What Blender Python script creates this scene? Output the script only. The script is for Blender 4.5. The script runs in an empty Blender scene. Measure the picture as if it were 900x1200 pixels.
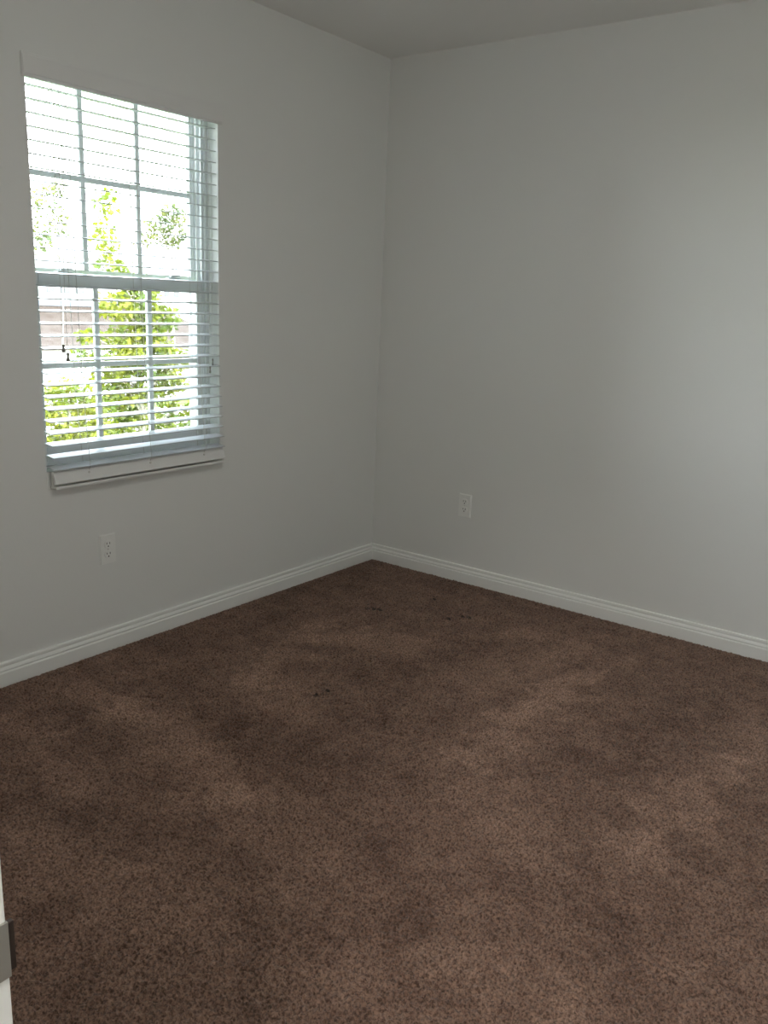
import bpy, bmesh, math, random
import numpy as np
from mathutils import Vector, Matrix

sc = bpy.context.scene
C = sc.collection
R = math.radians

# ---------------------------------------------------------------- camera
cam_data = bpy.data.cameras.new('camera')
cam = bpy.data.objects.new('camera', cam_data); C.objects.link(cam)
yaw, pitch, roll = 0.6324359, 0.2420973, 0.0414190
fw = Vector((-math.sin(yaw) * math.cos(pitch), math.cos(yaw) * math.cos(pitch), -math.sin(pitch)))
rt = fw.cross(Vector((0, 0, 1))).normalized()
up = rt.cross(fw)
r2 = math.cos(roll) * rt + math.sin(roll) * up
u2 = -math.sin(roll) * rt + math.cos(roll) * up
M = Matrix((r2, u2, -fw)).transposed().to_4x4()
M.translation = Vector((2.6397, -3.5057, 1.3342))
cam.matrix_world = M
cam_data.sensor_fit = 'VERTICAL'
cam_data.sensor_height = 36.0
cam_data.lens = 997.8 / 1200.0 * 36.0
cam_data.clip_start = 0.02
cam_data.clip_end = 500
sc.camera = cam

# ---------------------------------------------------------------- view, sky, sun
sc.view_settings.view_transform = 'Standard'
sc.view_settings.look = 'None'
sc.view_settings.gamma = 1.0
sc.view_settings.use_curve_mapping = False
sc.view_settings.exposure = 0.12
sc.cycles.use_denoising = True
sc.cycles.max_bounces = 14
sc.cycles.diffuse_bounces = 10
sc.cycles.transparent_max_bounces = 24
sc.cycles.sample_clamp_indirect = 6.0

SKY = 20.5
world = bpy.data.worlds.new('overcast_sky'); sc.world = world
world.use_nodes = True
nt = world.node_tree; nt.nodes.clear()
tc = nt.nodes.new('ShaderNodeTexCoord')
sep = nt.nodes.new('ShaderNodeSeparateXYZ')
ramp = nt.nodes.new('ShaderNodeValToRGB')
ramp.color_ramp.elements[0].position = 0.0; ramp.color_ramp.elements[0].color = (0.94, 0.98, 1.0, 1)
ramp.color_ramp.elements[1].position = 0.9; ramp.color_ramp.elements[1].color = (0.60, 0.78, 1.0, 1)
bg = nt.nodes.new('ShaderNodeBackground'); bg.inputs['Strength'].default_value = SKY
wo = nt.nodes.new('ShaderNodeOutputWorld')
nt.links.new(tc.outputs['Generated'], sep.inputs[0])
nt.links.new(sep.outputs['Z'], ramp.inputs[0])
nt.links.new(ramp.outputs[0], bg.inputs['Color'])
nt.links.new(bg.outputs[0], wo.inputs['Surface'])

sun_d = bpy.data.lights.new('sun', 'SUN'); sun_d.energy = 8.5; sun_d.angle = R(1.0); sun_d.color = (1.0, 0.95, 0.86)
sun = bpy.data.objects.new('sun', sun_d); C.objects.link(sun)
sun.rotation_euler = Vector((-0.55, 0.45, -0.85)).to_track_quat('-Z', 'Y').to_euler()

# light portal in the window opening: only guides the sampling of the sky
pd = bpy.data.lights.new('window_portal', 'AREA'); pd.shape = 'RECTANGLE'; pd.size = 0.80; pd.size_y = 1.36
pd.cycles.is_portal = True
po = bpy.data.objects.new('window_portal', pd); C.objects.link(po)
po.location = (-0.175, -1.482, 1.34)
po.rotation_euler = Vector((1, 0, 0)).to_track_quat('-Z', 'Y').to_euler()

HALL_FILL = 110.0  # strength of the unseen fill lamp added in the hallway
ROOM_FILL = 35.0  # strength of the fill lamp added to the room, out of view

# ---------------------------------------------------------------- helpers
def new_obj(name, bm, mat, parent=None, smooth=False):
    me = bpy.data.meshes.new(name)
    bmesh.ops.recalc_face_normals(bm, faces=bm.faces)
    bm.to_mesh(me); bm.free()
    if smooth:
        for p in me.polygons: p.use_smooth = True
    if mat is not None: me.materials.append(mat)
    o = bpy.data.objects.new(name, me); C.objects.link(o)
    if parent is not None: o.parent = parent
    return o

def box(bm, x0, x1, y0, y1, z0, z1, bevel=0.0):
    ret = bmesh.ops.create_cube(bm, size=1.0)
    vs = ret['verts']
    for v in vs:
        v.co = Vector((x0 + (v.co.x + .5) * (x1 - x0), y0 + (v.co.y + .5) * (y1 - y0), z0 + (v.co.z + .5) * (z1 - z0)))
    if bevel:
        es = list({e for v in vs for e in v.link_edges})
        bmesh.ops.bevel(bm, geom=es, offset=bevel, segments=2, affect='EDGES', profile=0.6)

def boxes(*bs, bevel=0.0):
    bm = bmesh.new()
    for b in bs: box(bm, *b, bevel=bevel)
    return bm

def tube(bm, pts, radii, n=8, cap=True):
    pts = [Vector(p) for p in pts]
    if not isinstance(radii, (list, tuple)): radii = [radii] * len(pts)
    rings = []
    for i, p in enumerate(pts):
        d = (pts[min(i + 1, len(pts) - 1)] - pts[max(i - 1, 0)]).normalized()
        a = d.orthogonal().normalized() if abs(d.z) > .99 else d.cross(Vector((0, 0, 1))).normalized()
        b = d.cross(a)
        rings.append([bm.verts.new(p + radii[i] * (math.cos(t) * a + math.sin(t) * b)) for t in [2 * math.pi * k / n for k in range(n)]])
    for r0, r1 in zip(rings, rings[1:]):
        for k in range(n): bm.faces.new((r0[k], r0[(k + 1) % n], r1[(k + 1) % n], r1[k]))
    if cap:
        bm.faces.new(rings[0][::-1]); bm.faces.new(rings[-1])

def lathe(bm, profile, origin=(0, 0, 0), n=16):
    ox, oy, oz = origin
    rings = [[bm.verts.new((ox + r * math.cos(2 * math.pi * k / n), oy + r * math.sin(2 * math.pi * k / n), oz + z)) for k in range(n)] for r, z in profile]
    for r0, r1 in zip(rings, rings[1:]):
        for k in range(n): bm.faces.new((r0[k], r0[(k + 1) % n], r1[(k + 1) % n], r1[k]))
    bm.faces.new(rings[0][::-1]); bm.faces.new(rings[-1])

def thing(name, label, cat, loc=(0, 0, 0), group=None):
    o = bpy.data.objects.new(name, None); C.objects.link(o)
    o.location = loc; o.empty_display_size = 0.05
    o['label'] = label; o['category'] = cat
    if group: o['group'] = group
    return o

def struct(o):
    o['kind'] = 'structure'; return o

def mat(name, color, rough=0.6, spec=0.5, metal=0.0):
    m = bpy.data.materials.new(name); m.use_nodes = True
    b = m.node_tree.nodes['Principled BSDF']
    b.inputs['Base Color'].default_value = (*color, 1)
    b.inputs['Roughness'].default_value = rough
    b.inputs['Specular IOR Level'].default_value = spec
    b.inputs['Metallic'].default_value = metal
    return m

def add_bump(m, scale, strength, distance, detail=3.0):
    t = m.node_tree
    co = t.nodes.new('ShaderNodeTexCoord'); n = t.nodes.new('ShaderNodeTexNoise'); b = t.nodes.new('ShaderNodeBump')
    n.inputs['Scale'].default_value = scale; n.inputs['Detail'].default_value = detail
    b.inputs['Strength'].default_value = strength; b.inputs['Distance'].default_value = distance
    t.links.new(co.outputs['Object'], n.inputs['Vector']); t.links.new(n.outputs['Fac'], b.inputs['Height'])
    t.links.new(b.outputs['Normal'], t.nodes['Principled BSDF'].inputs['Normal'])
    return n

def vary(m, scale, c0, c1, lo=.35, hi=.65, detail=4.0):
    t = m.node_tree
    co = t.nodes.new('ShaderNodeTexCoord'); n = t.nodes.new('ShaderNodeTexNoise'); r = t.nodes.new('ShaderNodeValToRGB')
    n.inputs['Scale'].default_value = scale; n.inputs['Detail'].default_value = detail
    r.color_ramp.elements[0].position = lo; r.color_ramp.elements[0].color = (*c0, 1)
    r.color_ramp.elements[1].position = hi; r.color_ramp.elements[1].color = (*c1, 1)
    t.links.new(co.outputs['Object'], n.inputs['Vector']); t.links.new(n.outputs['Fac'], r.inputs[0])
    t.links.new(r.outputs[0], t.nodes['Principled BSDF'].inputs['Base Color'])

# ---------------------------------------------------------------- materials
m_wall = mat('wall_paint', (0.784, 0.793, 0.777), 0.55, 0.35); add_bump(m_wall, 90, 0.12, 0.002)
m_ceil = mat('ceiling_paint', (0.84, 0.835, 0.82), 0.8, 0.2); add_bump(m_ceil, 60, 0.2, 0.003)
m_trim = mat('trim_paint', (0.85, 0.86, 0.838), 0.35, 0.5)
m_vinyl = mat('white_vinyl', (0.74, 0.755, 0.765), 0.3, 0.5)
m_slat = mat('blind_slat', (0.53, 0.54, 0.55), 0.35, 0.5)
m_valance = mat('valance_paint', (0.78, 0.785, 0.775), 0.4, 0.4)
m_cord = mat('blind_cord', (0.62, 0.61, 0.58), 0.8, 0.2)
m_tassel = mat('backlit_tone_tassel', (0.20, 0.185, 0.165), 0.5, 0.4)  # backlit darkness of the pale tassels is put into this colour
m_sill = mat('sill_marble', (0.8, 0.81, 0.79), 0.3, 0.5); vary(m_sill, 9, (0.77, 0.78, 0.76), (0.83, 0.84, 0.82))
m_plastic = mat('white_plastic', (0.84, 0.85, 0.83), 0.35, 0.5)
m_slot = mat('dark_slot', (0.03, 0.028, 0.026), 0.6, 0.3)
m_screw = mat('screw_metal', (0.65, 0.64, 0.62), 0.35, 0.5, 0.6)
m_plate = mat('satin_nickel', (0.42, 0.41, 0.37), 0.42, 0.5, 0.85)
m_lip = mat('shade_dark_lip', (0.05, 0.035, 0.028), 0.5, 0.4, 0.5)  # dark colour stands in for shade on the side away from the window

m_glass = bpy.data.materials.new('window_glass'); m_glass.use_nodes = True
t = m_glass.node_tree; t.nodes.clear()
tr = t.nodes.new('ShaderNodeBsdfTransparent'); tr.inputs[0].default_value = (0.95, 0.97, 0.96, 1)
gl = t.nodes.new('ShaderNodeBsdfGlossy'); gl.inputs['Roughness'].default_value = 0.02
fr = t.nodes.new('ShaderNodeFresnel'); fr.inputs[0].default_value = 1.45
mx = t.nodes.new('ShaderNodeMixShader'); ou = t.nodes.new('ShaderNodeOutputMaterial')
t.links.new(fr.outputs[0], mx.inputs[0]); t.links.new(tr.outputs[0], mx.inputs[1]); t.links.new(gl.outputs[0], mx.inputs[2]); t.links.new(mx.outputs[0], ou.inputs[0])

# carpet: brown twisted pile, colour follows the attributes of the mesh (brushed lay, dark spots)
m_carpet = mat('brown_carpet', (0.1, 0.07, 0.05), 0.95, 0.1)
t = m_carpet.node_tree; pb = t.nodes['Principled BSDF']
at = t.nodes.new('ShaderNodeAttribute'); at.attribute_name = 'lay'
ast = t.nodes.new('ShaderNodeAttribute'); ast.attribute_name = 'spot'
co = t.nodes.new('ShaderNodeTexCoord')
nz = t.nodes.new('ShaderNodeTexNoise'); nz.inputs['Scale'].default_value = 155; nz.inputs['Detail'].default_value = 4; nz.inputs['Roughness'].default_value = 0.7
t.links.new(co.outputs['Object'], nz.inputs['Vector'])
r1 = t.nodes.new('ShaderNodeValToRGB')
r1.color_ramp.elements[0].position = 0.0; r1.color_ramp.elements[0].color = (0.116, 0.066, 0.046, 1)
r1.color_ramp.elements[1].position = 1.0; r1.color_ramp.elements[1].color = (0.37, 0.240, 0.178, 1)
t.links.new(at.outputs['Fac'], r1.inputs[0])
r2n = t.nodes.new('ShaderNodeValToRGB')
r2n.color_ramp.elements[0].position = 0.37; r2n.color_ramp.elements[0].color = (0.32, 0.285, 0.265, 1)
r2n.color_ramp.elements[1].position = 0.60; r2n.color_ramp.elements[1].color = (1.36, 1.36, 1.36, 1)
t.links.new(nz.outputs['Fac'], r2n.inputs[0])
mu = t.nodes.new('ShaderNodeMix'); mu.data_type = 'RGBA'; mu.blend_type = 'MULTIPLY'; mu.inputs['Factor'].default_value = 1.0
t.links.new(r1.outputs[0], mu.inputs['A']); t.links.new(r2n.outputs[0], mu.inputs['B'])
ms = t.nodes.new('ShaderNodeMix'); ms.data_type = 'RGBA'; ms.inputs['B'].default_value = (0.022, 0.014, 0.011, 1)
t.links.new(ast.outputs['Fac'], ms.inputs['Factor']); t.links.new(mu.outputs['Result'], ms.inputs['A'])
t.links.new(ms.outputs['Result'], pb.inputs['Base Color'])
bp = t.nodes.new('ShaderNodeBump'); bp.inputs['Strength'].default_value = 0.7; bp.inputs['Distance'].default_value = 0.004
t.links.new(nz.outputs['Fac'], bp.inputs['Height']); t.links.new(bp.outputs['Normal'], pb.inputs['Normal'])
pb.inputs['Sheen Weight'].default_value = 0.15; pb.inputs['Sheen Roughness'].default_value = 0.6

def leaf_mat(name, c0, c1):
    m = mat(name, c0, 0.5, 0.3); vary(m, 1.7, c0, c1, .4, .6, 6)
    t = m.node_tree; pb = t.nodes['Principled BSDF']
    src = pb.inputs['Base Color'].links[0].from_socket
    tl = t.nodes.new('ShaderNodeBsdfTranslucent'); mx = t.nodes.new('ShaderNodeMixShader'); mx.inputs[0].default_value = 0.4
    t.links.new(src, tl.inputs[0]); t.links.new(pb.outputs[0], mx.inputs[1]); t.links.new(tl.outputs[0], mx.inputs[2])
    t.links.new(mx.outputs[0], t.nodes['Material Output'].inputs[0])
    return m
m_leaf = leaf_mat('young_leaves', (0.055, 0.082, 0.006), (0.150, 0.155, 0.009))
m_leaf_y = leaf_mat('yellow_leaves', (0.065, 0.088, 0.007), (0.160, 0.155, 0.012))
m_leaf_p = leaf_mat('pale_leaves', (0.045, 0.062, 0.018), (0.13, 0.13, 0.03))
m_bark = mat('pale_bark', (0.34, 0.29, 0.24), 0.9, 0.2); vary(m_bark, 14, (0.25, 0.21, 0.17), (0.42, 0.37, 0.31))
m_stucco = mat('white_stucco', (0.45, 0.44, 0.42), 0.9, 0.2); add_bump(m_stucco, 30, 0.2, 0.01)
m_rooftile = mat('tan_roof', (0.03, 0.02, 0.018), 0.9, 0.05); vary(m_rooftile, 3.0, (0.040, 0.027, 0.020), (0.062, 0.046, 0.037), .3, .7, 8)
m_shade = mat('dark_pane', (0.03, 0.035, 0.04), 0.15, 0.5)
m_fascia = mat('grey_fascia', (0.16, 0.17, 0.19), 0.7, 0.3)
m_paver = mat('pale_paving', (0.30, 0.26, 0.235), 0.9, 0.2); vary(m_paver, 0.6, (0.26, 0.22, 0.2), (0.34, 0.30, 0.27))
m_grass = mat('lawn', (0.06, 0.12, 0.02), 0.9, 0.2); vary(m_grass, 2.0, (0.05, 0.10, 0.015), (0.12, 0.17, 0.03))
m_car = mat('car_paint', (0.10, 0.09, 0.085), 0.3, 0.5)
m_tyre = mat('tyre_rubber', (0.02, 0.02, 0.02), 0.8, 0.3)
def fill_lamp_mat(name, strength):
    m = mat(name, (0.8, 0.8, 0.78)); b = m.node_tree.nodes['Principled BSDF']
    b.inputs['Emission Color'].default_value = (1.0, 0.965, 0.92, 1); b.inputs['Emission Strength'].default_value = strength
    return m

# ---------------------------------------------------------------- room shell
H = 2.44
W = 3.10            # wall_right
YF = -3.26          # room face of the front wall (the camera stands in its doorway)
T = 0.17
# window opening
WY0, WY1, WZ0, WZ1 = -1.880, -1.084, 0.655, 2.031
struct(new_obj('wall_left', boxes((-T, 0, -5.0, WY0, -3.2, 2.6), (-T, 0, WY1, 0.15, -3.2, 2.6), (-T, 0, WY0, WY1, -3.2, WZ0), (-T, 0, WY0, WY1, WZ1, 2.6)), m_wall))
struct(new_obj('wall_back', boxes((0, W + .12, 0, 0.15, -0.06, 2.6)), m_wall))
struct(new_obj('wall_right', boxes((W, W + .12, YF, 0, -0.06, H)), m_wall))
DX0, DX1 = 2.10, 2.93
struct(new_obj('wall_front', boxes((0, DX0, YF - .10, YF, -0.06, H), (DX1, W + .12, YF - .10, YF, -0.06, H), (DX0, DX1, YF - .10, YF, 2.07, H)), m_wall))
struct(new_obj('ceiling', boxes((-T, 4.5, -5.0, 0.15, H, H + .16)), m_ceil))
# hallway behind the camera
struct(new_obj('wall_hallway', boxes((0.9, 1.0, -4.7, YF - .10, -0.06, H), (4.2, 4.3, -4.7, YF - .10, -0.06, H), (0.9, 4.3, -4.8, -4.7, -0.06, H), (W + .12, 4.3, YF - .10, YF, -0.06, H)), m_wall))

# carpet with real pile relief
rng = np.random.default_rng(7)
def carpet(name, x0, x1, y0, y1, step, amp, marks):
    nx = int(round((x1 - x0) / step)) + 1; ny = int(round((y1 - y0) / step)) + 1
    X, Y = np.meshgrid(np.linspace(x0, x1, nx), np.linspace(y0, y1, ny))
    fx = np.fft.fftfreq(nx, step)[None, :]; fy = np.fft.fftfreq(ny, step)[:, None]; f = np.hypot(fx, fy)
    def band(f0, w):
        g = np.fft.fft2(rng.standard_normal((ny, nx))) * np.exp(-((f - f0) / w) ** 2)
        g = np.fft.ifft2(g).real; return g / g.std()
    hgt = amp * (0.75 * band(78, 26) + 0.45 * band(40, 16) + 0.14 * band(9, 6))
    hgt = np.clip(hgt, -2.4 * amp, 1.8 * amp)
    if marks:      # the pile dips and closes up against the baseboards
        edge = np.minimum(np.minimum(X - x0, x1 - X), y1 - Y) - 0.0155
        k = np.clip(edge / 0.022, 0, 1); hgt = hgt * (0.25 + 0.75 * k) - 0.005 * (1 - k)
    lay = 0.35 + 0.02 * band(0, 1.2) + 0.05 * band(5, 3.0) + 0.045 * band(14, 7) + 0.05 * band(60, 40)
    spot = np.zeros_like(X)
    if marks:
        wob = 0.035 * band(4.5, 3.5) + 0.018 * band(16, 8)
        for (ax, ay, bx, by, wd, s) in marks['strokes']:
            d = np.array((bx - ax, by - ay)); L2 = d @ d
            u = np.clip(((X - ax) * d[0] + (Y - ay) * d[1]) / L2, 0, 1)
            dist = np.hypot(X - ax - u * d[0], Y - ay - u * d[1]) + wob
            lay = lay + (1.35 if s > 0 else 0.85) * s / (1 + np.exp((dist - wd) / (wd * 0.2)))
        jag = 0.006 * band(45, 30)
        for (ax, ay, r) in marks['spots']:
            dist = np.hypot((X - ax) * 0.7, Y - ay) + jag
            spot = np.maximum(spot, np.clip(1.6 - dist / r, 0, 1))
    v = np.stack([X, Y, hgt - 0.002], -1).reshape(-1, 3).astype(np.float32)
    i = (np.arange(ny - 1)[:, None] * nx + np.arange(nx - 1)[None, :]).ravel()
    q = np.stack([i, i + 1, i + nx + 1, i + nx], -1).astype(np.int32)
    me = bpy.data.meshes.new(name)
    me.vertices.add(len(v)); me.vertices.foreach_set('co', v.ravel())
    me.loops.add(q.size); me.loops.foreach_set('vertex_index', q.ravel())
    me.polygons.add(len(q)); me.polygons.foreach_set('loop_start', np.arange(0, q.size, 4, dtype=np.int32))
    me.polygons.foreach_set('use_smooth', np.ones(len(q), bool))
    me.update(calc_edges=True)
    for nm, val in (('lay', lay), ('spot', spot)):
        a = me.attributes.new(nm, 'FLOAT', 'POINT'); a.data.foreach_set('value', np.clip(val, 0, 1).ravel().astype(np.float32))
    me.materials.append(m_carpet)
    o = bpy.data.objects.new(name, me); C.objects.link(o)
    return struct(o)

strokes = [  # ax, ay, bx, by, half width, strength: brushed pile, light (+) and dark (-)
    (0.58, -0.98, 0.87, -0.88, 0.10, .24), (0.64, -1.50, 0.88, -1.55, 0.10, .20), (1.52, -0.62, 1.49, -1.42, 0.06, .30),
    (0.47, -1.92, 1.10, -2.03, 0.08, .24), (1.10, -2.03, 1.50, -2.13, 0.10, .15), (0.22, -2.20, 0.77, -2.32, 0.05, .22), (0.20, -1.92, 0.45, -1.97, 0.05, .18),
    (2.05, -1.62, 2.08, -1.00, 0.07, .22), (2.12, -0.71, 2.22, -0.90, 0.08, .20), (0.44, -0.90, 0.59, -1.46, 0.06, .16),
    (1.15, -0.42, 1.55, -0.42, 0.07, .15), (1.90, -2.16, 2.10, -2.17, 0.08, .14), (1.61, -1.60, 1.85, -1.75, 0.09, .14),
    (0.90, -2.55, 1.31, -2.44, 0.10, .16), (1.25, -0.95, 1.35, -0.62, 0.09, .12),
    (0.90, -1.78, 1.27, -1.72, 0.12, -.17), (0.42, -1.71, 0.80, -1.78, 0.08, -.17), (0.90, -1.12, 1.06, -0.70, 0.09, -.16),
    (1.00, -1.46, 1.32, -1.33, 0.10, -.12), (1.55, -2.00, 1.76, -2.14, 0.12, -.16), (1.78, -1.28, 1.89, -0.67, 0.09, -.16),
    (0.16, -1.51, 0.28, -1.03, 0.09, -.16), (0.28, -2.08, 0.61, -2.09, 0.06, -.17), (1.07, -1.83, 0.95, -1.99, 0.08, -.12),
    (1.99, -1.64, 2.16, -1.95, 0.09, -.14), (0.57, -2.32, 0.89, -2.37, 0.07, -.14), (0.50, -0.12, 1.30, -0.10, 0.10, -.14), (1.98, -0.68, 1.98, -1.11, 0.07, -.14),
    (0.12, -0.9, 0.12, -0.3, 0.10, -.12)]
spots = [(0.495, -0.625, .011), (0.515, -0.61, .008), (0.47, -0.65, .006), (0.81, -0.50, .008), (0.865, -0.425, .010), (0.845, -0.435, .007), (0.86, -1.44, .009), (0.62, -0.33, .006), (0.87, -1.39, .005)]
carpet('floor', 0.0, W, YF - 0.10, 0.0, 0.0038, 0.0040, dict(strokes=strokes, spots=spots))
carpet('floor_hallway', 1.0, 4.2, -4.7, YF - 0.10, 0.012, 0.002, None)
struct(new_obj('floor_slab', boxes((-T, 4.5, -5.0, 0.15, -0.25, -0.06)), m_stucco))

# baseboards: moulded profile, mitred in the corner
PROF = [(0.0, -0.03), (0.0155, -0.03), (0.0155, 0.041), (0.0140, 0.0445), (0.0115, 0.0460), (0.0115, 0.0485), (0.0128, 0.0505), (0.0128, 0.0535),
        (0.0098, 0.0590), (0.0072, 0.0625), (0.0072, 0.0650), (0.0088, 0.0665), (0.0088, 0.0735), (0.0070, 0.0775), (0.0, 0.0790)]
def baseboard(name, p0, p1, nrm, miter0=1, miter1=1):
    bm = bmesh.new(); p0 = Vector(p0); p1 = Vector(p1); n = Vector(nrm); d = (p1 - p0).normalized()
    rows = []
    for p, s, mi in ((p0, 1, miter0), (p1, -1, miter1)):
        rows.append([bm.verts.new(p + n * a + d * (s * a * mi) + Vector((0, 0, z))) for a, z in PROF])
    for k in range(len(PROF) - 1): bm.faces.new((rows[0][k], rows[0][k + 1], rows[1][k + 1], rows[1][k]))
    bm.faces.new(rows[0]); bm.faces.new(rows[1][::-1])
    return struct(new_obj(name, bm, m_trim))
baseboard('baseboard_left', (0, YF, 0), (0, 0, 0), (1, 0, 0))
baseboard('baseboard_back', (0, 0, 0), (W, 0, 0), (0, -1, 0))
baseboard('baseboard_right', (W, 0, 0), (W, YF, 0), (-1, 0, 0))
baseboard('baseboard_front', (2.06, YF, 0), (0, YF, 0), (0, 1, 0), 0, 1)

# ---------------------------------------------------------------- doorway: jamb boards and strike plate
door = struct(bpy.data.objects.new('door_1', None)); C.objects.link(door)
JX, JY = 2.145, -3.2505
door.location = (JX, JY, 0)
def at(o, base):
    o.location = (-base[0], -base[1], -base[2]); return o
bm = boxes((DX0, JX, YF - .115, JY, -0.02, 2.03), (DX1 - .05, DX1, YF - .115, JY, -0.02, 2.03), (DX0, DX1, YF - .115, JY, 2.03, 2.08), bevel=0.0015)
at(new_obj('door_jamb', bm, m_trim, door), (JX, JY, 0))
# strike plate: rounded plate on the jamb face with a lip that wraps past the room-side edge
PZ0, PZ1 = 0.8665, 0.9105
bm = bmesh.new()
rad = 0.007; y_in = JY - 0.040
pts = [(JY + 0.0005, PZ0), (JY + 0.0005, PZ1)]
pts += [(y_in + rad + rad * math.cos(a), PZ1 - rad + rad * math.sin(a)) for a in [R(90 + 15 * k) for k in range(7)]]
pts += [(y_in + rad + rad * math.cos(a), PZ0 + rad + rad * math.sin(a)) for a in [R(180 + 15 * k) for k in range(7)]]
f0 = [bm.verts.new((JX - .001, y, z)) for y, z in pts]; f1 = [bm.verts.new((JX + .0018, y, z)) for y, z in pts]
bm.faces.new(f0); bm.faces.new(f1[::-1])
for k in range(len(pts)):
    j = (k + 1) % len(pts); bm.faces.new((f0[k], f0[j], f1[j], f1[k]))
sp = at(new_obj('strike_plate', bm, m_plate, door), (JX, JY, 0))
sp['label'] = 'satin grey metal strike plate'
bm = boxes((JX - .0035, JX + .0005, JY - .002, JY + .0055, PZ0 + .003, PZ1 - .002), bevel=0.001)
lp = new_obj('strike_lip', bm, m_lip, sp)
lp['label'] = 'curled lip of the strike plate, its shade put into a dark colour'
bm = bmesh.new()
for z in (PZ0 + .009, PZ1 - .009):
    bmesh.ops.create_cone(bm, cap_ends=True, segments=12, radius1=.004, radius2=.0035, depth=.002, matrix=Matrix.Translation((JX + .0024, JY - .022, z)) @ Matrix.Rotation(R(90), 4, 'Y'))
new_obj('screw', bm, m_screw, sp)

# ---------------------------------------------------------------- window_1
win = struct(bpy.data.objects.new('window_1', None)); C.objects.link(win)
YC = (WY0 + WY1) / 2
win.location = (-0.10, YC, WZ0)
def wpart(name, bm, m, parent=None):
    o = new_obj(name, bm, m, parent or win)
    if parent is None: o.location = (0.10, -YC, -WZ0)
    return o
FX0, FX1 = -0.150, -0.058
Z0, Z1 = 0.716, WZ1          # opening above the sill
fwid = 0.016
fr_b = [(FX0, FX1, WY0, WY0 + fwid, Z0, Z1), (FX0, FX1, WY1 - fwid, WY1, Z0, Z1), (FX0, FX1, WY0, WY1, Z1 - fwid, Z1), (FX0, FX1, WY0, WY1, Z0 - .012, Z0 + .006)]
# track grooves of the side jambs
for s, ye in ((1, WY0 + fwid), (-1, WY1 - fwid)):
    for x in (-0.070, -0.0985, -0.122, -0.146):
        fr_b.append((x - .0028, x + .0028, min(ye, ye + s * .012), max(ye, ye + s * .012), Z0, Z1))
wpart('frame', boxes(*fr_b, bevel=0.0012), m_vinyl)

def sash(name, xc, th, z0, z1, stile, top, bot, mz):
    y0, y1 = WY0 + fwid + .002, WY1 - fwid - .002
    x0, x1 = xc - th / 2, xc + th / 2
    root = wpart(name, boxes((x0, x1, y0, y0 + stile, z0, z1), (x0, x1, y1 - stile, y1, z0, z1), (x0, x1, y0 + stile, y1 - stile, z1 - top, z1), (x0, x1, y0 + stile, y1 - stile, z0, z0 + bot), bevel=0.002), m_vinyl)
    gy0, gy1, gz0, gz1 = y0 + stile, y1 - stile, z0 + bot, z1 - top
    new_obj('pane', boxes((xc - .002, xc + .002, gy0 - .004, gy1 + .004, gz0 - .004, gz1 + .004)), m_glass, root)
    w = 0.019
    for k in (1, 2):
        y = YC + (k - 1.5) * 0.236
        new_obj('muntin', boxes((xc - .0075, xc + .0075, y - w / 2, y + w / 2, gz0 - .002, gz1 + .002), bevel=0.002), m_vinyl, root)
    new_obj('muntin', boxes((xc - .007, xc + .007, gy0 - .002, gy1 + .002, mz - w / 2, mz + w / 2), bevel=0.002), m_vinyl, root)
    return root
us = sash('upper_sash', -0.134, 0.022, 1.352, Z1 - fwid, 0.018, 0.018, 0.048, 1.708)
ls = sash('lower_sash', -0.084, 0.026, Z0 + .004, 1.386, 0.034, 0.046, 0.080, 1.070)
for y in (YC - 0.24, YC + 0.24):
    bm = bmesh.new()
    box(bm, -0.094, -0.074, y - .030, y + .030, 1.386, 1.391, bevel=.0015)
    lathe(bm, [(.011, 0), (.012, .004), (.011, .010), (.006, .012)], (-0.086, y, 1.390), 14)
    box(bm, -0.090, -0.080, y - .004, y + .034, 1.396, 1.402, bevel=.002)
    new_obj('sash_lock', bm, m_vinyl, ls)

# marble sill
sl = struct(new_obj('trim_1', boxes((-0.058, 0.0, WY0 + .0005, WY1 - .0005, WZ0, Z0), (-0.03, 0.010, -1.864, -1.090, WZ0 + .0005, Z0 - .0005), (-0.02, 0.034, -1.866, -1.086, WZ0 + .001, WZ0 + .012), bevel=0.003), m_sill))

# ---------------------------------------------------------------- blind
blind = thing('window_blind', 'white horizontal slatted blind hanging open in the window, its foot pushed out over the sill', 'blind', (0.0, YC, 1.965))
def bpart(name, bm, m, parent=None, smooth=False):
    o = new_obj(name, bm, m, parent or blind, smooth)
    if parent is None: o.location = (0, -YC, -1.965)
    return o
BY0, BY1 = -1.873, -1.091
bpart('headrail', boxes((-0.056, -0.002, BY0, BY1, 1.988, 2.028), bevel=0.002), m_slat)
# valance: board with a stepped face and short returns
bm = bmesh.new()
vy0, vy1 = -1.893, -1.072
box(bm, 0.001, 0.012, vy0, vy1, 1.966, 2.036, bevel=0.002)
box(bm, 0.010, 0.0155, vy0 + .001, vy1 - .001, 1.974, 2.028, bevel=0.0025)
bpart('valance', bm, m_valance)
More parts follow.
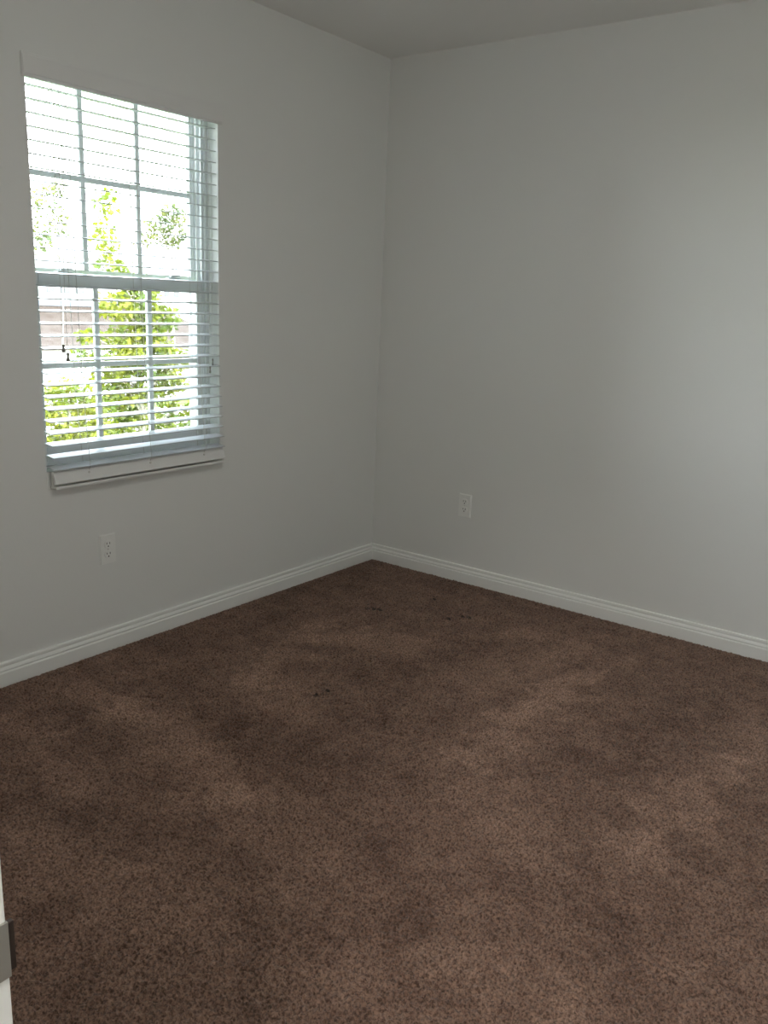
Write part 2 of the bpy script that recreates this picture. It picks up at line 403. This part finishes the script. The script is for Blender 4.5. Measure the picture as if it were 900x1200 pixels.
# slats: measured heights, each leaning a little further into the room toward the bottom
NS = 31
zs = np.linspace(1.950, 0.726, NS)
def xf(z): return float(np.interp(z, [0.72, 0.80, 1.0, 1.375, 1.95], [0.042, 0.034, 0.0165, 0.006, -0.006]))
TILT = R(5.5); SW = 0.050; ST = 0.0028
bm = bmesh.new()
slat_frames = []
for i, z in enumerate(zs):
    x = xf(z); tl = TILT + (R(1.5) if i > 26 else 0)
    a = Vector((-math.cos(tl), 0, math.sin(tl)))          # from the front edge back and up
    n = Vector((math.sin(tl), 0, math.cos(tl)))
    f = Vector((x, 0, z)); slat_frames.append((f, a, n))
    prof = []
    for k in range(7):
        u = k / 6; crown = 0.0012 * (1 - (2 * u - 1) ** 2)
        prof.append((u * SW, crown))
    ringp = [f + a * u + n * (c + ST / 2) for u, c in prof] + [f + a * u + n * (c - ST / 2) for u, c in prof[::-1]]
    e0 = [bm.verts.new((p.x, BY0, p.z)) for p in ringp]; e1 = [bm.verts.new((p.x, BY1, p.z)) for p in ringp]
    bm.faces.new(e0); bm.faces.new(e1[::-1])
    for k in range(len(ringp)):
        j = (k + 1) % len(ringp); bm.faces.new((e0[k], e0[j], e1[j], e1[k]))
bpart('slat_panel', bm, m_slat)
# bottom rail tipped on edge on the sill
bm = bmesh.new(); box(bm, -0.0075, 0.0075, BY0, BY1, -0.0235, 0.0235, bevel=0.0025)
tiltm = Matrix.Translation((0.0285, 0, 0.6965)) @ Matrix.Rotation(R(-22), 4, 'Y')
bmesh.ops.transform(bm, matrix=tiltm, verts=bm.verts)
rail = bpart('bottom_rail', bm, m_valance)
LY = (-1.735, -1.467, -1.200)
for y in LY:
    bm = bmesh.new()
    bmesh.ops.create_cone(bm, cap_ends=True, segments=14, radius1=.0045, radius2=.0035, depth=.003, matrix=tiltm @ Matrix.Translation((0.0085, y, 0.004)) @ Matrix.Rotation(R(90), 4, 'Y'))
    new_obj('cord_plug', bm, m_cord, rail)
    bm = bmesh.new()
    fr_pts = [f + Vector((0.0016, y, 0)) for f, a, n in slat_frames]
    bk_pts = [f + a * (SW + .0012) + Vector((0, y + .006, 0)) for f, a, n in slat_frames]
    tube(bm, [Vector((0.0, y, 1.99))] + fr_pts + [Vector((0.033, y, 0.712))], 0.0011, 5)
    tube(bm, [Vector((-0.05, y + .006, 1.99))] + bk_pts, 0.0011, 5)
    for f, a, n in slat_frames:
        p = f + n * (-0.0022); q = p + a * (SW + .001)
        tube(bm, [p + Vector((0, y, 0)), q + Vector((0, y + .006, 0))], 0.0006, 4)
    bpart('ladder_cord', bm, m_cord)
def tassel_cord(y, x, z_end, r):
    bm = bmesh.new()
    zz = np.linspace(1.984, z_end + .02, 6)
    tube(bm, [(x if z < 1.97 else -0.001, y + .0015 * math.sin(z * 9), z) for z in zz], 0.0009, 5)
    c = bpart('pull_cord', bm, m_cord)
    bm = bmesh.new()
    lathe(bm, [(.0022 * r, .026), (.0045 * r, .025), (.0052 * r, .021), (.0040 * r, .016), (.0036 * r, .013), (.0050 * r, .008), (.0062 * r, .003), (.0058 * r, 0.0), (.003 * r, -.001)], (x, y, z_end), 14)
    tz = new_obj('tassel', bm, m_tassel, c, True); tz['label'] = 'small cord tassel coloured taupe to look backlit'
    return c
tassel_cord(-1.803, 0.018, 1.124, 1.0)
tassel_cord(-1.788, 0.019, 1.095, 1.0)
tassel_cord(-1.134, 0.017, 1.058, 0.62)
tassel_cord(-1.149, 0.018, 1.028, 0.62)

# ---------------------------------------------------------------- wall outlets
def outlet(label, loc, rotz):
    o = thing('wall_outlet', label, 'outlet', loc); o.rotation_euler = (0, 0, rotz)
    # local frame: x across, y out of the wall, z up
    bm = bmesh.new(); box(bm, -0.035, 0.035, 0.0, 0.0055, -0.0572, 0.0572)
    es = [e for e in bm.edges if all(v.co.y > .005 for v in e.verts)]
    bmesh.ops.bevel(bm, geom=es, offset=.0032, segments=3, affect='EDGES')
    new_obj('cover_plate', bm, m_plastic, o)
    for z in (0.0195, -0.0195):
        bm = bmesh.new()
        pts = []
        for k in range(32):
            a = 2 * math.pi * k / 32
            px, pz = .0172 * math.cos(a), .0172 * math.sin(a)
            pts.append((px, max(-.0142, min(.0142, pz))))
        a0 = [bm.verts.new((x, .005, z + zz)) for x, zz in pts]; a1 = [bm.verts.new((x * .96, .0078, z + zz * .96)) for x, zz in pts]
        bm.faces.new(a1)
        for k in range(32):
            j = (k + 1) % 32; bm.faces.new((a0[k], a0[j], a1[j], a1[k]))
        rc = new_obj('receptacle', bm, m_plastic, o)
        for x, h in ((-.0064, .0042), (.0064, .0034)):
            s = new_obj('slot', boxes((x - .0012, x + .0012, .0070, .0081, z + .0035 - h, z + .0035 + h)), m_slot, rc); s['label'] = 'dark plug slot'
        bm = bmesh.new()
        bmesh.ops.create_cone(bm, cap_ends=True, segments=14, radius1=.0027, radius2=.0027, depth=.0011, matrix=Matrix.Translation((0, .00755, z - .0078)) @ Matrix.Rotation(R(90), 4, 'X'))
        g = new_obj('ground_hole', bm, m_slot, rc); g['label'] = 'dark round earth hole'
    bm = bmesh.new()
    bmesh.ops.create_cone(bm, cap_ends=True, segments=14, radius1=.0034, radius2=.0026, depth=.0016, matrix=Matrix.Translation((0, .0062, 0)) @ Matrix.Rotation(R(-90), 4, 'X'))
    new_obj('screw', bm, m_screw, o)
    return o
outlet('white two-socket wall outlet low on the window wall, beneath the blind', (0.0, -1.649, 0.3928), R(-90))
outlet('white two-socket wall outlet low on the plain wall without a window', (0.5608, 0.0, 0.3820), R(180))

# unseen ceiling lamps added as fill: one over the room, one in the hallway
def fill_lamp(label, loc, strength, glow):
    lamp = thing('fill_lamp', label, 'lamp', loc)
    bm = bmesh.new(); lathe(bm, [(.17, 0), (.17, -.02), (.16, -.025)], n=32); new_obj('base', bm, m_trim, lamp)
    bm = bmesh.new(); lathe(bm, [(.155, -.025), (.15, -.045), (.12, -.065), (.06, -.075), (.01, -.077)], n=32)
    new_obj('diffuser', bm, fill_lamp_mat(glow, strength), lamp, True)
fill_lamp('round flush ceiling lamp added as unseen fill light in the hallway', (2.6, -4.15, H), HALL_FILL, 'hall_fill_glow')
fill_lamp('round flush ceiling lamp added as unseen fill light over the carpeted room', (1.9, -2.1, H), ROOM_FILL, 'room_fill_glow')

# ---------------------------------------------------------------- outside
GZ = -3.1
struct(new_obj('ground', boxes((-120, -19.5, -60, 140, GZ - .3, GZ), (-19.5, -0.17, -60, 140, GZ - .3, GZ)), m_grass))
struct(new_obj('street', boxes((-24.5, -18.5, -60, 140, GZ, GZ + .02)), m_paver))

def leaves(bm, rnd, centre, radius, n, size, squash=1.0):
    for _ in range(n):
        while True:
            p = Vector((rnd.uniform(-1, 1), rnd.uniform(-1, 1), rnd.uniform(-1, 1)))
            if 0.05 < p.length < 1: break
        p = Vector((p.x * radius, p.y * radius, p.z * radius * squash)) + Vector(centre)
        d = Vector((rnd.gauss(0, 1), rnd.gauss(0, 1), rnd.gauss(0, .6) - .3)).normalized()
        s = d.orthogonal().normalized(); s.rotate(Matrix.Rotation(rnd.uniform(0, 6.28), 3, d))
        L = size * rnd.uniform(.7, 1.3); w = L * .27
        up_ = d.cross(s) * (L * .06)
        a, b, c, e = p, p + d * L * .5 + s * w + up_, p + d * L, p + d * L * .5 - s * w + up_
        bm.faces.new([bm.verts.new(v) for v in (a, b, c, e)])

def tree(name, label, base, stem_top, blobs, m, seed, size, density, r_trunk=0.06, group=None, cat='tree'):
    rnd = random.Random(seed)
    o = thing(name, label, cat, base, group)
    b = Vector(base); bm = bmesh.new(); tp = Vector(stem_top) - b
    tube(bm, [(0, 0, -.02), tp * .35 + Vector((rnd.uniform(-.08, .08), rnd.uniform(-.08, .08), 0)), tp * .7 + Vector((rnd.uniform(-.08, .08), rnd.uniform(-.08, .08), 0)), tp], [r_trunk, r_trunk * .8, r_trunk * .55, r_trunk * .25], 8)
    new_obj('trunk', bm, m_bark, o, True)
    bm = bmesh.new(); bl = bmesh.new()
    for (x, y, z, r, sq) in blobs:
        c = Vector((x, y, z)) - b
        h = max(.15, min(.92, (c.z - 0.5 * r) / max(tp.z, .1) - .12)); st = tp * h
        mid = (st + c) / 2 + Vector((rnd.uniform(-.1, .1), rnd.uniform(-.1, .1), .1))
        tube(bm, [st, mid, c], [r_trunk * .42, r_trunk * .28, r_trunk * .1], 6)
        for _ in range(3):
            t2 = c + Vector((rnd.uniform(-r, r), rnd.uniform(-r, r), rnd.uniform(-r * .5, r) * sq)) * .75
            tube(bm, [mid, (mid + t2) / 2 + Vector((0, 0, .05)), t2], [r_trunk * .2, r_trunk * .13, r_trunk * .05], 5)
        leaves(bl, rnd, c, r, int(1.6 * density * r ** 2.4), size, sq)
    new_obj('branch', bm, m_bark, o, True)
    new_obj('foliage', bl, m, o)
    return o

# the tree filling the middle of the window
tree('street_tree', 'leafy yellow-green tree with a slender pale trunk standing right outside the window', (-14, 9.35, GZ), (-14, 9.25, 3.1),
     [(-14, 8.5, 3.2, .30, 1.1), (-14.2, 8.6, 2.45, .36, 1.2), (-14, 8.6, 1.75, .40, .8), (-14.1, 9.1, 1.55, .38, .7), (-13.8, 8.55, 1.0, .50, .7), (-14, 9.3, 1.05, .62, .7), (-14, 9.9, .75, .5, .6),
      (-14, 9.2, .35, .62, .7), (-13.7, 8.6, .0, .5, .7), (-14, 9.6, .05, .6, .7), (-14.2, 9.0, -.35, .6, .6), (-13.9, 9.7, -.5, .55, .6), (-14, 9.1, -.95, .5, .5), (-14, 9.75, -1.05, .45, .5), (-14.1, 9.0, -1.55, .45, .5), (-13.8, 7.9, .35, .35, .5), (-13.8, 7.75, -.15, .38, .5), (-14, 8.4, -.6, .45, .6), (-14, 8.3, -1.2, .5, .6), (-13.8, 10.3, -.2, .4, .6), (-14, 10.35, -1.5, .45, .6), (-14, 10.2, -.75, .45, .6), (-14, 9.5, -.1, .4, .6), (-14, 8.7, -1.0, .45, .6), (-14, 9.9, -1.9, .45, .6), (-14, 8.6, -1.9, .5, .6)],
     m_leaf, 3, .16, 900, .07)
tree('roadside_tree', 'sparse young tree showing pale leaves against the bright sky over the tan roof', (-22, 12.3, GZ), (-22, 12.6, 3.6),
     [(-22, 12.05, 3.95, .42, 1.0), (-22, 12.5, 3.3, .45, 1.0), (-22.2, 12.0, 2.8, .45, .8), (-22, 12.55, 4.3, .36, .8), (-22, 11.6, 3.2, .32, .8)], m_leaf_p, 5, .15, 620, .03)
tree('slender_tree', 'thin airy tree with grey-green leaves rising high beside the side jamb', (-20, 15.2, GZ), (-20, 15.3, 3.4),
     [(-20, 14.8, 3.4, .45, .7), (-20, 15.35, 3.75, .5, .7), (-20, 15.7, 3.2, .4, .7), (-20, 15.2, 2.95, .4, .6), (-20.2, 14.5, 3.0, .34, .8)], m_leaf_p, 8, .15, 900, .06)
tree('bushy_tree', 'dense bright green bushy tree low outside the window, under the pull cords', (-12, 6.0, GZ), (-12, 6.05, -0.6),
     [(-12, 5.5, -.75, .45, .8), (-12, 6.05, -.62, .42, .8), (-12.1, 6.5, -.8, .42, .8), (-12, 5.6, -1.3, .55, .8), (-12, 6.3, -1.35, .55, .8), (-11.9, 5.9, -1.9, .6, .7), (-12, 6.7, -1.9, .5, .8), (-12, 5.3, -1.8, .5, .8), (-12.3, 6.9, -1.2, .4, .8)], m_leaf_y, 11, .12, 1500, .06)
tree('broad_shrub', 'broad green shrub low outside beside the pale trunk, nearest the side jamb', (-12.5, 9.9, GZ), (-12.5, 9.9, -1.3),
     [(-12.6, 10.0, -.75, .42, .7), (-12.4, 9.95, -1.15, .45, .7), (-12.4, 9.6, -1.65, .5, .6), (-12.6, 10.35, -1.2, .45, .7)], m_leaf, 17, .12, 1300, .05, cat='shrub')
tree('low_shrub', 'yellowish low shrub at the foot of the pale trunk outside', (-16, 10.0, GZ), (-16, 10.0, -2.2),
     [(-16, 9.7, -2.3, .5, .7), (-16, 10.3, -2.2, .45, .7), (-15.8, 10.9, -2.4, .5, .7), (-16, 9.2, -2.2, .5, .7), (-16, 11.3, -2.1, .5, .7), (-16, 10.6, -1.7, .4, .7), (-16, 8.7, -2.1, .5, .7)], m_leaf_y, 19, .12, 1200, .05, cat='shrub')

# house across the street: storey wall behind a low tan garage roof
ha = thing('house', 'white house across the street with a low tan tiled roof in front', 'house', (-33, 18.5, GZ))
def hpart(name, bm, m, parent, base):
    o = new_obj(name, bm, m, parent)
    o.location = (-base[0], -base[1], -base[2]); return o
hb = (-33, 18.5, GZ)
hpart('wall', boxes((-39, -31, 13.5, 23.2, GZ, 3.0), (-31, -26.4, 13.5, 23.2, GZ, -0.72)), m_stucco, ha, hb)
def roof_wedge(x0, x1, y0, y1, z0, z1, th):
    bm = bmesh.new()
    vs = [bm.verts.new(p) for p in ((x0, y0, z0), (x0, y1, z0), (x1, y1, z1), (x1, y0, z1), (x0, y0, z0 - th), (x0, y1, z0 - th), (x1, y1, z1 - th), (x1, y0, z1 - th))]
    for f in ((0, 1, 2, 3), (7, 6, 5, 4), (0, 4, 5, 1), (1, 5, 6, 2), (2, 6, 7, 3), (3, 7, 4, 0)): bm.faces.new([vs[k] for k in f])
    return bm
hpart('garage_roof', roof_wedge(-25.9, -31.0, 13.1, 23.6, -0.72, 0.60, .16), m_rooftile, ha, hb)
hpart('fascia', boxes((-31.0, -30.9, 13.5, 23.2, 0.60, 0.82)), m_fascia, ha, hb)
bm = roof_wedge(-30.4, -35, 13.0, 23.7, 2.85, 4.2, .18); bm2 = roof_wedge(-39.6, -35, 13.0, 23.7, 2.85, 4.2, .18)
tmp = bpy.data.meshes.new('tmp'); bm2.to_mesh(tmp); bm2.free(); bm.from_mesh(tmp); bpy.data.meshes.remove(tmp)
hpart('roof', bm, m_stucco, ha, hb)
for y in (17.88, 18.55, 19.28):
    w = hpart('window', boxes((-31.05, -30.95, y - .20, y + .20, 1.13, 1.36)), m_shade, ha, hb)
hpart('garage_door', boxes((-26.45, -26.36, 15.0, 19.8, GZ, -1.05)), m_trim, ha, hb)
hb2 = (-48, 38, GZ)
h2 = thing('house', 'farther white house seen between the tree and the side jamb', 'house', hb2)
hpart('wall', boxes((-52, -45, 30.5, 44, GZ, 2.6)), m_stucco, h2, hb2)
bm = roof_wedge(-44.4, -48.5, 30, 44.5, 2.5, 3.1, .2); bm2 = roof_wedge(-52.6, -48.5, 30, 44.5, 2.5, 3.1, .2)
tmp = bpy.data.meshes.new('tmp'); bm2.to_mesh(tmp); bm2.free(); bm.from_mesh(tmp); bpy.data.meshes.remove(tmp)
hpart('roof', bm, m_stucco, h2, hb2)
for y in (35.5, 36.3):
    hpart('window', boxes((-45.05, -44.95, y - .22, y + .22, 1.05, 1.6)), m_shade, h2, hb2)
# parked car, its roof just showing
cb = (-40, 31.8, GZ)
car = thing('car', 'dark parked car whose rounded roof shows beyond the tree', 'car', cb)
prof = [(-2.1, .35), (-2.15, .8), (-1.3, .95), (-.8, 1.42), (-.2, 1.55), (.6, 1.53), (1.3, 1.3), (1.9, 1.0), (2.15, .9), (2.15, .35)]
bm = bmesh.new()
s0 = [bm.verts.new((-.85 + (.12 if z > 1 else 0), y, z)) for y, z in prof]; s1 = [bm.verts.new((.85 - (.12 if z > 1 else 0), y, z)) for y, z in prof]
bm.faces.new(s0); bm.faces.new(s1[::-1])
for k in range(len(prof)):
    j = (k + 1) % len(prof); bm.faces.new((s0[k], s0[j], s1[j], s1[k]))
new_obj('body', bm, m_car, car)
for y in (-1.35, 1.4):
    for x in (-.8, .8):
        bm = bmesh.new(); bmesh.ops.create_cone(bm, cap_ends=True, segments=20, radius1=.34, radius2=.34, depth=.22, matrix=Matrix.Translation((x, y, .34)) @ Matrix.Rotation(R(90), 4, 'Y'))
        new_obj('wheel', bm, m_tyre, car)
for x in (-.8, .8):
    bm = bmesh.new()
    vs = [bm.verts.new((x + (.005 if x > 0 else -.005), y, z)) for y, z in ((-.95, 1.0), (-.65, 1.38), (.55, 1.42), (1.2, 1.05))]
    vt = [bm.verts.new((v.co.x * .97, v.co.y, v.co.z)) for v in vs]
    bm.faces.new(vs); bm.faces.new(vt[::-1])
    for k in range(4): bm.faces.new((vs[k], vs[(k + 1) % 4], vt[(k + 1) % 4], vt[k]))
    new_obj('side_window', bm, m_shade, car)
